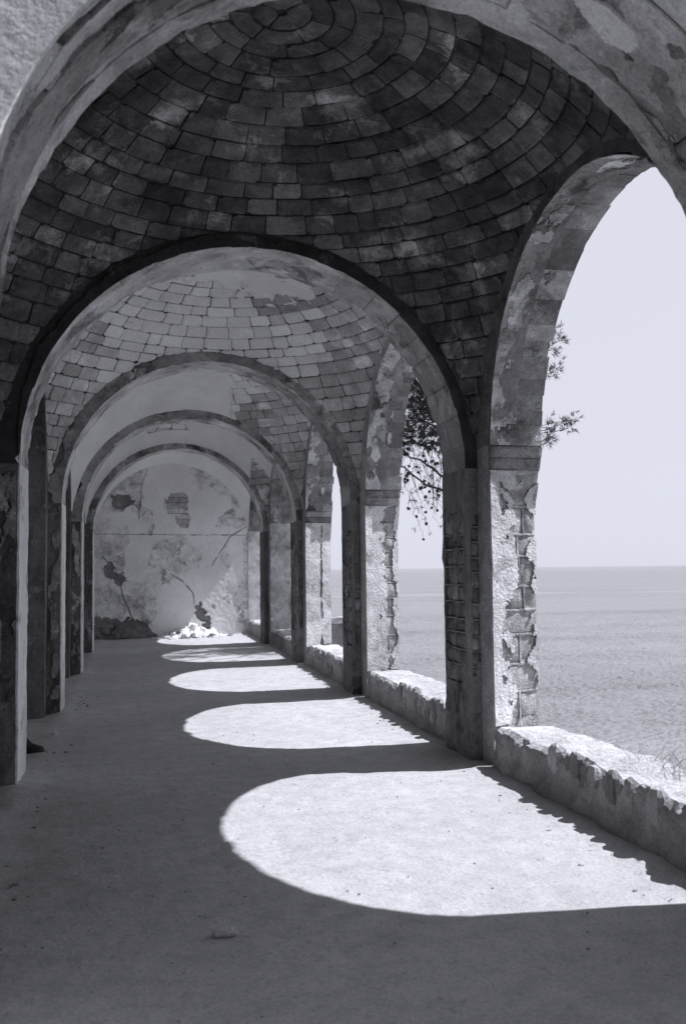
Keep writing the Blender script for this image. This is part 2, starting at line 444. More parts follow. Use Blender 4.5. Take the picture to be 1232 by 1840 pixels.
mapY = lambda a, w, z: np.stack(np.broadcast_arrays(w, a, z), -1)       # arch along the gallery

def courses(v0, v1, hh, jit):
    r = [v0]
    while r[-1] < v1 - hh*.6: r.append(r[-1] + hh*random.uniform(1-jit, 1+jit))
    r[-1] = v1; return r

def masonry(parent, P, ulen, v0, v1, hh, widths, dep, core, stone_mat, mortar_mat, s, joint=.016, proud=.0, label=None):
    """blocks one by one in front of a core at depth `core`, with raised joints at depth `proud`"""
    mb = MB(); cs = courses(v0, v1, hh, .18)
    for k in range(len(cs)-1):
        a, b = cs[k], cs[k+1]
        us = [0.0]
        while us[-1] < ulen - widths*.55: us.append(us[-1] + widths*random.uniform(.7, 1.35))
        us[-1] = ulen
        for i in range(len(us)-1):
            V, F = stone(P, us[i]+joint*.4, us[i+1]-joint*.4, a+joint*.4, b-joint*.4, dep-random.uniform(0, .018), core-.004, s+k*7+i, pillow=.012, amp=.012, chip=.6)
            part('stone_block', V, F, stone_mat, parent, True)
        for i in range(1, len(us)-1):
            mb.add(*joint_strip(P, us[i], a, us[i], b, joint, proud, core, s+k+i*3))
        if k: mb.add(*joint_strip(P, 0, a, ulen, a, joint, proud, core, s+k*5))
    if mb.n: part('raised_mortar_joint', *mb.get(), mortar_mat, parent, False, kind='stuff')
def joint_strip(P, ua, va, ub, vb, w, top, bot, s):
    L = math.hypot(ub-ua, vb-va); n = max(2, int(L/.03))
    t = np.linspace(0, 1, n+1); u = ua+(ub-ua)*t; v = va+(vb-va)*t
    nu, nv = -(vb-va)/L, (ub-ua)/L
    wob = .006*(fbm(t*L*20, t*0+s, t*0, s)-.5)*2; ww = w*(.55+.8*fbm(t*L*25, t*0, t*0+s, s+3))/2
    tp = top - .012*np.clip(fbm(t*L*12, t*0, t*0, s+8)-.5, 0, 1)*3
    rows = []
    for sg, d in ((-1.3, bot), (-.8, None), (.8, None), (1.3, bot)):
        dd = tp if d is None else np.full_like(t, d)
        rows.append(P(u+nu*(sg*ww+wob), v+nv*(sg*ww+wob), dd))
    return sweep(np.stack(rows, 1), closed_loop=False, caps=False)

ARCH_LABEL = ['out of focus rough plastered foreground arch framing the vaults',
              'cross arch with sooty black face between first and second vaulted bays',
              'second cross arch with grey ring and coursed stone pier',
              'third cross arch with narrow pale whitewashed soffit strip',
              'dark cross arch framing the cracked end wall']
GROUP_A = 'cross arches of the gallery'
def cross_arch(i):
    CX, RA, ZS, XL, XR = (1.057, 1.596, 2.503, -.539, 2.653) if i == 0 else globals_arch
    y0, y1 = YA[i], YA[i]+TT
    rt = thing('cross_arch', (CX, y0+TT/2, 0), ARCH_LABEL[i], 'arch', GROUP_A)
    rk = .13 if i else .34
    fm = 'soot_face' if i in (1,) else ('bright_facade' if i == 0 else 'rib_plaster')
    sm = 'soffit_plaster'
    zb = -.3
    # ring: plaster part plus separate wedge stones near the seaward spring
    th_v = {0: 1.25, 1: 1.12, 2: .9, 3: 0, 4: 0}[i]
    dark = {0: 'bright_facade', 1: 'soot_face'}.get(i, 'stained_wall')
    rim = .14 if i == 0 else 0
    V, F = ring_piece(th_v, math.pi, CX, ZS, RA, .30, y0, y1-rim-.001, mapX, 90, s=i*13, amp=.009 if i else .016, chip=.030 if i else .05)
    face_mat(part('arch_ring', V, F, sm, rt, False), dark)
    if rim:
        V, F = ring_piece(0, math.pi, CX, ZS, RA-.012, .312, y1-rim, y1, mapX, 120, nw=4, s=77, amp=.008, chip=.012); part('plaster_rim', V, F, sm, rt)
        nu, nv = 240, 60                       # flaking layers on the landward half of the soffit
        gU, gV = np.meshgrid(np.linspace(0, 1, nu+1), np.linspace(0, 1, nv+1), indexing='ij')
        for lay, (thr, tk, mt) in enumerate(((.47, .014, 'soffit_plaster'), (.56, .026, 'rib_plaster'))):
            U, Vv = (gU[:-1, :-1]+gU[1:, 1:])/2, (gV[:-1, :-1]+gV[1:, 1:])/2
            kp = fbm(U*5, Vv*3.2, U*0, 60+lay, 5) > thr
            def PL(u, v, d): 
                t = th_v+.02+u*(math.pi-th_v-.02); r = RA+.008-d
                return np.stack(np.broadcast_arrays(CX+r*np.cos(t), y0+.01+v*(TT-rim-.02), ZS+r*np.sin(t)), -1)
            V, F = coat(PL, nu, nv, kp, tk+.008*(fbm(gU*14, gV*6, gU*0, 64+lay, 4)-.5)); part('plaster_flake', V, F, mt, rt, kind='stuff')
    t = 0.0; k = 0
    while t < th_v - .02:
        st = {0: .19, 1: .135, 2: .14}[i]*random.uniform(.7, 1.3); e = min(th_v, t+st)
        if th_v - e < .06: e = th_v
        if i:
            off = random.uniform(-.004, .006)
            V, F = ring_piece(t+.0012, e-.0012, CX, ZS, RA+off, .30-off, y0+random.uniform(0, .006), y1-random.uniform(0, .010), mapX, 8, s=i*13+k, amp=.006, chip=.028)
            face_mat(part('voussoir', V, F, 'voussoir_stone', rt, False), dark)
        else:
            cut = y0+(TT-rim)*random.uniform(.35, .65)
            for (wa, wb) in ((y0+random.uniform(0, .02), cut-.003), (cut+.003, y1-rim-.004)):
                off = random.uniform(-.012, .022)
                def PV(u, v, d): 
                    r = RA-d
                    return np.stack(np.broadcast_arrays(CX+r*np.cos(u), v, ZS+r*np.sin(u)), -1)
                V, F = stone(PV, t+.002, e-.002, wa, wb, -off, -.29, 900+k*3+int(wa*50), pillow=.014, amp=.016)
                part('voussoir', V, [f[::-1] for f in F], 'arch_stone', rt, True)
        t = e; k += 1
    if i == 0:
        nu, nv = 170, 70
        gU, gV = np.meshgrid(np.linspace(0, 1, nu+1), np.linspace(0, 1, nv+1), indexing='ij')
        U, Vv = (gU[:-1, :-1]+gU[1:, 1:])/2, (gV[:-1, :-1]+gV[1:, 1:])/2
        def PR(u, v, d):
            t = u*th_v; r = RA+.004-d
            return np.stack(np.broadcast_arrays(CX+r*np.cos(t), y0+.01+v*(TT-rim-.02), ZS+r*np.sin(t)), -1)
        kp = fbm(U*4.5, Vv*2.4, U*0, 71, 5) > .46
        V, F = coat(PR, nu, nv, kp, .012+.03*(fbm(gU*11, gV*5, gU*0, 72, 5)-.35)); part('plaster_flake', V, F, 'soffit_plaster', rt, kind='stuff')
        kp = ((U-.80)/.075+(Vv-.42)*.8)**2+((Vv-.42)/.17)**2+2.0*(fbm(U*9, Vv*5, U*0, 73, 4)-.5) < 1
        V, F = coat(PR, nu, nv, kp, .036); part('pale_chip', V, F, 'reveal_white', rt)
    if i == 0:                                 # bed behind the wedge stones
        V, F = ring_piece(0, th_v, CX, ZS, RA+.03, .27, y0+.02, y1-rim-.002, mapX, 40, s=5, amp=.004, chip=0); part('bedding', V, F, 'pale_mortar', rt)
    # spandrel above the ring, its face slightly behind
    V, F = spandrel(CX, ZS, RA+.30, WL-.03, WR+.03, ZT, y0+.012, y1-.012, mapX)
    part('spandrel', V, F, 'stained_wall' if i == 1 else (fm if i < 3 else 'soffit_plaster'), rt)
    # worn face skin of the ring: ragged edged render on the camera side and behind
    th = np.linspace(0, math.pi, 321)
    def face(yy, off, seed, hi):
        tp = np.clip(np.minimum(th, math.pi-th)/.45, .02, 1) if i == 1 else 1.0
        k = tp*hi*(.25+1.1*fbm(th*6, th*0, th*0, seed, 5)+.45*(fbm(th*34, th*0, th*0, seed+2, 4)-.4))
        lo = RA + .004 + 0*th
        G = []
        for q, (r, d) in enumerate(((lo, 0), (lo+k, 0), (lo+k, 1), (lo, 1))):
            G.append(mapX(CX+r*np.cos(th), np.full_like(th, yy+off*(1-d)), ZS+r*np.sin(th)))
        return sweep(np.stack(G, 1))
    if i == 1:
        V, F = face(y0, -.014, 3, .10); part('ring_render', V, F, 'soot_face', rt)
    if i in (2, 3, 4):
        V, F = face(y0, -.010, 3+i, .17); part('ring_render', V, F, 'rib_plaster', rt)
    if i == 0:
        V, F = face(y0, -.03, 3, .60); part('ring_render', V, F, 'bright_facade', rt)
    # pilasters
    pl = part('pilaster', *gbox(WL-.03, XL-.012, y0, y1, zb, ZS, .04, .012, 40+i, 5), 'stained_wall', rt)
    V, F = gbox(XL-.014, XL+.004, y0+.006, y1-.006, zb, ZS, .035, .009, 44+i, 6); part('lit_reveal', V, F, 'reveal_white', pl)  # reveal painted paler than the pilaster to carry light from the sea side
    if i:
        nu, nv = 30, 300
        gU, gV = np.meshgrid(np.linspace(0, 1, nu+1), np.linspace(0, 1, nv+1), indexing='ij')
        U, Vv = (gU[:-1, :-1]+gU[1:, 1:])/2, (gV[:-1, :-1]+gV[1:, 1:])/2
        kp = fbm(U*1.6, Vv*11, U*0, 130+i, 6) > .53
        V, F = coat(lambda u, v, d: np.stack(np.broadcast_arrays(WL+.01+u*(XL-WL-.03), y0-.006-d, .1+v*2.3), -1), nu, nv, kp, .009+.006*(fbm(gU*8, gV*60, gU*0, 140+i, 3)-.5))
        part('plaster_flake', V, F, 'rib_plaster', pl, kind='stuff')
    if i in (1, 2, 3):
        c = .032
        mb = MB()
        zl, zh = {1: (.62, 2.08), 2: (.62, 2.10), 3: (.55, 2.1)}[i]
        pr = part('pilaster', *gbox(XR+c, WR+.03, y0+c, y1-.004, zb, ZS, .08, .002, 50+i), 'pier_mortar', rt)
        # plastered foot and head
        V, F = gbox(XR, WR+.028, y0, y1, zb, zl, .05, .010, 60+i, 6); part('plaster_foot', V, F, 'pier_plaster', pr)
        V, F = gbox(XR, WR+.028, y0, y1, zh, ZS+.002, .05, .006, 64+i, 6); part('plaster_head', V, F, 'pier_plaster', pr)
        # soffit side: two narrow columns ; camera side: one wide column
        PS = lambda u, v, d: np.stack(np.broadcast_arrays(XR+c-d, y0+.05+u, v), -1)
        masonry(pr, PS, TT-.09, zl, zh, .135, .24, c-.003, 0, 'pier_stone', 'pier_mortar', 70+i, .014, c-.001)
        PF = lambda u, v, d: np.stack(np.broadcast_arrays(XR+.03+u, y0+c-d, v), -1)
        masonry(pr, PF, WR-XR-.03, zl, zh, .15, .12, c-.004, 0, 'pier_stone', 'pier_mortar', 90+i, .014, c-.002)
        nu, nv = 70, 220
        gU, gV = np.meshgrid(np.linspace(0, 1, nu+1), np.linspace(0, 1, nv+1), indexing='ij')
        U, Vv = (gU[:-1, :-1]+gU[1:, 1:])/2, (gV[:-1, :-1]+gV[1:, 1:])/2
        edge = .30*np.exp(-((1-Vv)/.10)**2)+.30*np.exp(-(Vv/.10)**2)
        kp = fbm(U*2.5, Vv*9, U*0, 150+i, 5)+edge*.5 > .67
        V, F = coat(lambda u, v, d: PS(u*(TT-.06), zl-.02+v*(zh-zl+.04), d), nu, nv, kp, c+.003+.006*(fbm(gU*9, gV*30, gU*0, 154+i, 3)-.5)); part('render_remnant', V, F, 'pier_plaster', pr, kind='stuff')
        kp = fbm(U*1.2, Vv*9, U*0, 158+i, 5)+edge*.5 > .63
        V, F = coat(lambda u, v, d: PF(u*(WR-XR-.03), zl-.02+v*(zh-zl+.04), d), nu, nv, kp, c+.002+.006*(fbm(gU*5, gV*30, gU*0, 160+i, 3)-.5)); part('render_remnant', V, F, 'pier_plaster', pr, kind='stuff')
        V, F = gbox(XR-.002, XR+.036, y0-.003, y0+.055, zl-.02, zh+.02, .02, .005, 80+i, 14); part('corner_bead', V, F, 'pier_plaster', pr)
        V, F = gbox(XR+.001, XR+.04, y1-.042, y1+.002, zl-.02, zh+.02, .02, .005, 84+i, 14); part('corner_bead', V, F, 'pier_plaster', pr)
    else:
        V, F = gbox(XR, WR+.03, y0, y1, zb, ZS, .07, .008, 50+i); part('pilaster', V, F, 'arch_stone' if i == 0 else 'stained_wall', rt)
for i in range(5): cross_arch(i)

# ------------------------------------------------------------------ seaward arcade, one arch per bay
SIDE_LABEL = ['roofless near bay arch open to the sea behind the foreground arch',
              'tall seaward arch with notched stone edge and flaking white jamb',
              'seaward arch with hanging pine branches and sunlit white jamb',
              'narrow looking seaward arch with streaked grey jamb',
              'seaward arch in the shade of the pine',
              'last seaward arch beside the end wall with pale blotched jamb']
def plaster_mask(U, Vv, seed, thr, fu, fv):
    return fbm(U*fu, Vv*fv, U*0, seed, 5) > thr
def sea_arch(b):
    YC = yc(b); rs = RS if b < 5 else (YEND-YA[4]-TT)/2-.03
    zss = ZSS
    ya = (YA[b-1] if b else YA[0]-PIT)+TT/2; yb = YA[b]+TT/2 if b < 5 else YEND+.35
    x0, x1 = WR, WR+TW
    rt = thing('sea_arch', (x0+TW/2, YC, 0), SIDE_LABEL[b], 'arch', 'arches open to the sea')
    mid = x0+TW*.5
    V, F = ring_piece(0, math.pi, YC, zss, rs, .28, x0, mid, mapY, 80, nw=6, s=200+b, amp=.008, chip=.012)
    part('arch_ring', V, F, 'arch_stone' if b in (1, 2, 3) else 'rib_plaster', rt)
    t = 0.0; k = 0
    if b in (1, 2, 3):                         # wedge stones of the outer half, uneven outer edge
        while t < math.pi-.01:
            e = min(math.pi, t+random.uniform(.07, .13)*(1.3 if t > .6 else 1)); e = math.pi if math.pi-e < .05 else e
            off = random.uniform(.002, .014)
            V, F = ring_piece(t+.0004, e-.0004, YC, zss, rs+off, .28-off, mid+.002, x1+random.uniform(-.018, .018), mapY, 4, nw=4, s=230+b+k, amp=.007, chip=.012)
            part('voussoir', V, F, 'arch_stone', rt); t = e; k += 1
    else:
        V, F = ring_piece(0, math.pi, YC, zss, rs+.01, .27, mid, x1, mapY, 60, nw=4, s=240+b, amp=.012)
        part('outer_ring', V, F, 'arch_stone', rt)
    if b in (1, 2, 3):
        nu, nv = 200, 44
        gU, gV = np.meshgrid(np.linspace(0, 1, nu+1), np.linspace(0, 1, nv+1), indexing='ij')
        U, Vv = (gU[:-1, :-1]+gU[1:, 1:])/2, (gV[:-1, :-1]+gV[1:, 1:])/2
        def PI(u, v, d):
            r = rs+.006-d; t = u*math.pi
            return np.stack(np.broadcast_arrays(x0+.004+v*(TW-.02), YC+r*np.cos(t), zss+r*np.sin(t)), -1)
        n1 = fbm(U*14, Vv*2.2, U*0, 170+b, 6)-.5
        V, F = coat(PI, nu, nv, Vv < .50+1.5*n1, .014+.012*(fbm(gU*30, gV*4, gU*0, 174+b, 4)-.5)); part('plaster_skin', V, F, 'rib_plaster', rt, kind='stuff')
        n2 = fbm(U*22, Vv*3.0, U*0, 178+b, 6)-.5
        V, F = coat(PI, nu, nv, (Vv < .30+1.3*n2) & (n2 > -.02), .021+.010*(fbm(gU*40, gV*6, gU*0, 182+b, 3)-.5)); part('plaster_skin', V, F, 'soffit_plaster', rt, kind='stuff')
    V, F = spandrel(YC, zss, rs+.28, ya, yb, ZT, x0, x1, mapY)
    part('spandrel', V, F, 'soot_face' if b == 1 else ('rib_plaster' if b < 3 else 'soffit_plaster'), rt)
    # legs
    c = .036; spl = .19
    V, F = gbox(x0, x1, ya, YC-rs, -.4, zss, .09, .007, 260+b); part('jamb', V, F, 'soffit_plaster' if b > 2 else 'rib_plaster', rt)
    if b in (1, 2, 3):
        yj = YC+rs
        # core with splayed seaward side
        zz = np.linspace(-.4, zss, 24); G = []
        for z in zz:
            sp = spl*min(1, max(0, (zss-z)/.5))
            G.append([(x0, yj+c, z), (x1, yj+c+sp, z), (x1, yb, z), (x0, yb, z)])
        core = part('jamb', *sweep(np.array(G)), 'jamb_stone', rt)
        def P(u, v, d, yj=yj):
            sp = spl*np.clip((zss-np.asarray(v))/.5, 0, 1)
            return np.stack(np.broadcast_arrays(x0+u, yj+c+sp*u/TW-d, v), -1)
        zi = 2.40
        # impost blocks over the plastered jamb
        for q, (za, zb_) in enumerate(((zi, zi+.10), (zi+.10, zss))):
            V, F = stone(P, .0, TW, za+.002, zb_-.002, c-.012, -.002, 300+b*9+q, pillow=.006, amp=.006)
            part('impost_block', V, F, 'arch_stone', core, True)
        masonry(core, lambda u, v, d: P(u+.12, v, d), TW-.13, .36, zi, .21, .20, c-.016, 0, 'jamb_stone', 'jamb_stone', 310+b*30, .016, c-.015)
        nu, nv = 60, 250
        U, Vv = np.meshgrid((np.arange(nu)+.5)/nu, (np.arange(nv)+.5)/nv, indexing='ij')
        n1 = fbm(U*2.2, Vv*9, U*0, 320+b, 5); n2 = fbm(U*9, Vv*38, U*0, 324+b, 4)
        if b == 1:
            bare = np.exp(-((U-.68)/.32)**2)*.80 + (n1-.5)*1.5 + (n2-.5)*.8
            keep = (bare < .36) | (U < .16+.1*(n1-.5))
            keep &= ~((U > .9) & (Vv > .55) & (n1 > .5))
        elif b == 2:
            bare = np.exp(-((U-.72)/.13)**2)*.5 + (n1-.5)*1.2 + (n2-.5)*.6 + .25*np.exp(-(Vv/.18)**2)*np.exp(-((U-.35)/.25)**2)
            keep = bare < .36
        else:
            bare = np.exp(-((U-.62)/.09)**2)*.45 + (n1-.5)*.8 + (n2-.5)*.3
            keep = bare < .40
        gU, gV = np.meshgrid(np.linspace(0, 1, nu+1), np.linspace(0, 1, nv+1), indexing='ij')
        th = c-.004 + .0042*(fbm(gU*34, gV*150, gU*0, 330+b, 3)-.5)*2 + .018*(fbm(gU*3, gV*11, gU*0, 331+b, 4)-.5) + .012*np.clip(.25-gU, 0, 1)*4*fbm(gU*5, gV*14, gU*0, 335+b)
        V, F = coat(lambda u, v, d: P(u*TW, .33+v*(zi-.335), d), nu, nv, keep, np.clip(th, .008, .1))
        part('plaster_coat', V, F, 'jamb_plaster', core)
    else:
        V, F = gbox(x0, x1, YC+rs, yb, -.4, zss, .09, .008, 262+b); part('jamb', V, F, 'jamb_plaster' if b == 5 else 'soffit_plaster', rt)
for b in range(6): sea_arch(b)

# ------------------------------------------------------------------ parapets
PAR_LABEL = ['low sill wall of the near bay running towards the camera', 'thick sunlit sill wall with crumbling edge under the tallest arch',
             'rubble sill wall with jagged stones below the pine branches', 'short rubble sill wall with vertical stone teeth', 'shaded sill wall behind the dark pier', 'small pale sill wall at the end wall']
def rock(cx, cy, cz, r, s, sq=(1, 1, 1)):
    n = 6; m = 8; V = [(0, 0, -1)]; F = []
    for i in range(1, n):
        t = -math.pi/2 + math.pi*i/n
        for j in range(m):
            p = 2*math.pi*j/m; V.append((math.cos(t)*math.cos(p), math.cos(t)*math.sin(p), math.sin(t)))
    V.append((0, 0, 1)); V = np.array(V)
    k = .70+.6*fbm(V[:, 0]*1.6+s, V[:, 1]*1.6, V[:, 2]*1.6, s, 3)
    V = np.sign(V)*np.abs(V)**.75*k[:, None]*r*np.array(sq) + np.array([cx, cy, cz])
    for j in range(m): F.append((0, 1+(j+1) % m, 1+j))
    for i in range(n-2):
        for j in range(m):
            a = 1+i*m; F.append((a+j, a+(j+1) % m, a+m+(j+1) % m, a+m+j))
    a = 1+(n-2)*m; top = len(V)-1
    for j in range(m): F.append((a+j, a+(j+1) % m, top))
    return V, F
def parapet(b):
    YC = yc(b); rs = RS if b < 5 else (YEND-YA[4]-TT)/2-.03
    ya = (YA[b-1] if b else YA[0]-PIT)+TT-.02; yb = (YA[b]+.02) if b < 5 else YEND-.02
    if b == 0: ya = YA[0]-PIT+.3
    hz = .335; x0, x1 = WR-.006, WR+TW+.10
    rt = thing('sill_wall', ((x0+x1)/2, (ya+yb)/2, 0), PAR_LABEL[b], 'sill wall', 'low walls under the sea arches')
    oa, ob = YC-rs+.0, YC+rs
    n = 220 if b in (1, 2) else 90
    ys = np.linspace(oa+.004, ob-.004, n+1)
    def hgt(x, y):
        return hz + .045*(fbm(y*2.1, x*2, 0*y, 400+b, 4)-.5)*2 + .03*(fbm(y*11, x*11, 0*y, 404+b, 3)-.5)
    # body: inner face, top, outer face
    prof = [(x0, -.3), (x0, .02), (x0, .07), (x0, .12), (x0, .17), (x0, .22), (x0, .265), (x0+.01, 'e'), (x0+.05, 't'), (x0+.12, 't'), (x0+.2, 't'), (x0+.3, 't'), (x0+.4, 't'), (x0+.5, 't'), (x1, 'o'), (x1+.05, -1.6)]
    G = np.zeros((n+1, len(prof), 3))
    for j, (x, z) in enumerate(prof):
        if z == 'e': zz = hgt(x, ys)-.035
        elif z == 't': zz = hgt(x, ys)
        elif z == 'o': zz = hgt(x, ys)-.05; 
        else: zz = np.full_like(ys, z)
        xx = np.full_like(ys, x)
        if z == 'o': xx = xx - .10*fbm(ys*1.6, ys*0, ys*0, 410+b)
        d = .045*(fbm(ys*5, zz*7, ys*0+x, 420+b, 5)-.5)*2
        if j < 8: xx = xx + d - (.05*np.clip(.12-zz, 0, .12)/.12)
        G[:, j] = np.stack([xx, ys, zz], 1)
    V, F = sweep(G, closed_loop=False, caps=False)
    m = len(prof)
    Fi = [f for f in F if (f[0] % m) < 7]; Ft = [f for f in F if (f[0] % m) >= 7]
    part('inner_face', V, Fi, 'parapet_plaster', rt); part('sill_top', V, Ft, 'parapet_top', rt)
    # flush strips of wall beside the opening, under the jambs
    if b in (1, 2, 3):
        k = 0; y = oa+.03; dense = {1: .0, 2: .75, 3: .75}[b]
        while y < ob-.05:
            w = random.uniform(.03, .13)
            u = (y-oa)/(ob-oa)
            if b == 1: on = random.random() < (.75 if u < .62 else .35)
            else: on = random.random() < .9
            if on:
                hh = random.uniform(.5, 1.0)
                V, F = rock(x0+.016, y+w/2, hgt(x0, np.array([y]))[0]-.045-.02*hh, w*random.uniform(.50, .70), 500+b*60+k, (.55, 1.0, .7+hh*.7)); part('rubble_stone', V, F, 'rubble', rt)
                k += 1
            if b == 1 and random.random() < .30:
                V, F = rock(x0+.010, y+w/2, random.uniform(.06, .25), w*.6, 560+k, (.30, 1.2, .9)); part('rubble_stone', V, F, 'parapet_plaster', rt); k += 1
            if b > 1 and random.random() < dense:
                V, F = rock(x0+.008, y+w/2, random.uniform(.10, .22), w*.6, 540+b*60+k, (.36, .9, 1.5)); part('rubble_stone', V, F, 'rubble', rt); k += 1
            y += w*random.uniform(.9, 1.3)
for b in range(6): parapet(b)

# ------------------------------------------------------------------ landward wall with blind arches
BL_LABEL = ['blind arch wall of the roofless near bay', 'blind arch wall under the dark first vault', 'blind arch wall with the recess where a person stands', 'stained blind arch wall of the third bay', 'stained blind arch wall of the fourth bay', 'blind arch wall next to the cracked end wall']
def blind_wall(b):
    YC = yc(b); rs = RS if b < 5 else (YEND-YA[4]-TT)/2-.03
    ya = (YA[b-1] if b else YA[0]-PIT)+TT/2; yb = YA[b]+TT/2 if b < 5 else YEND+.35
    x1, x0 = WL, WL-.55
    rt = thing('blind_arch_wall', (x0, YC, 0), BL_LABEL[b], 'wall', 'blind arches of the landward wall')
    V, F = ring_piece(0, math.pi, YC, ZSS, rs, .28, x0, x1, mapY, 60, nw=6, s=600+b); part('arch_ring', V, F, 'stained_wall', rt)
    V, F = spandrel(YC, ZSS, rs+.28, ya, yb, ZT, x0, x1, mapY); part('spandrel', V, F, 'soffit_plaster' if b > 1 else 'stained_wall', rt)
    V, F = gbox(x0, x1, ya, YC-rs, -.4, ZSS, .09, .007, 610+b); part('jamb', V, F, 'soffit_plaster', rt)
    V, F = gbox(x0, x1, YC+rs, yb, -.4, ZSS, .09, .007, 615+b); part('jamb', V, F, 'stained_wall', rt)
    V, F = gbox(x0-.3, x0-.002, ya, yb, -.4, ZT, .15, .010, 620+b); part('back_panel', V, F, 'soffit_plaster' if b > 1 else 'stained_wall', rt)
for b in range(6): blind_wall(b)

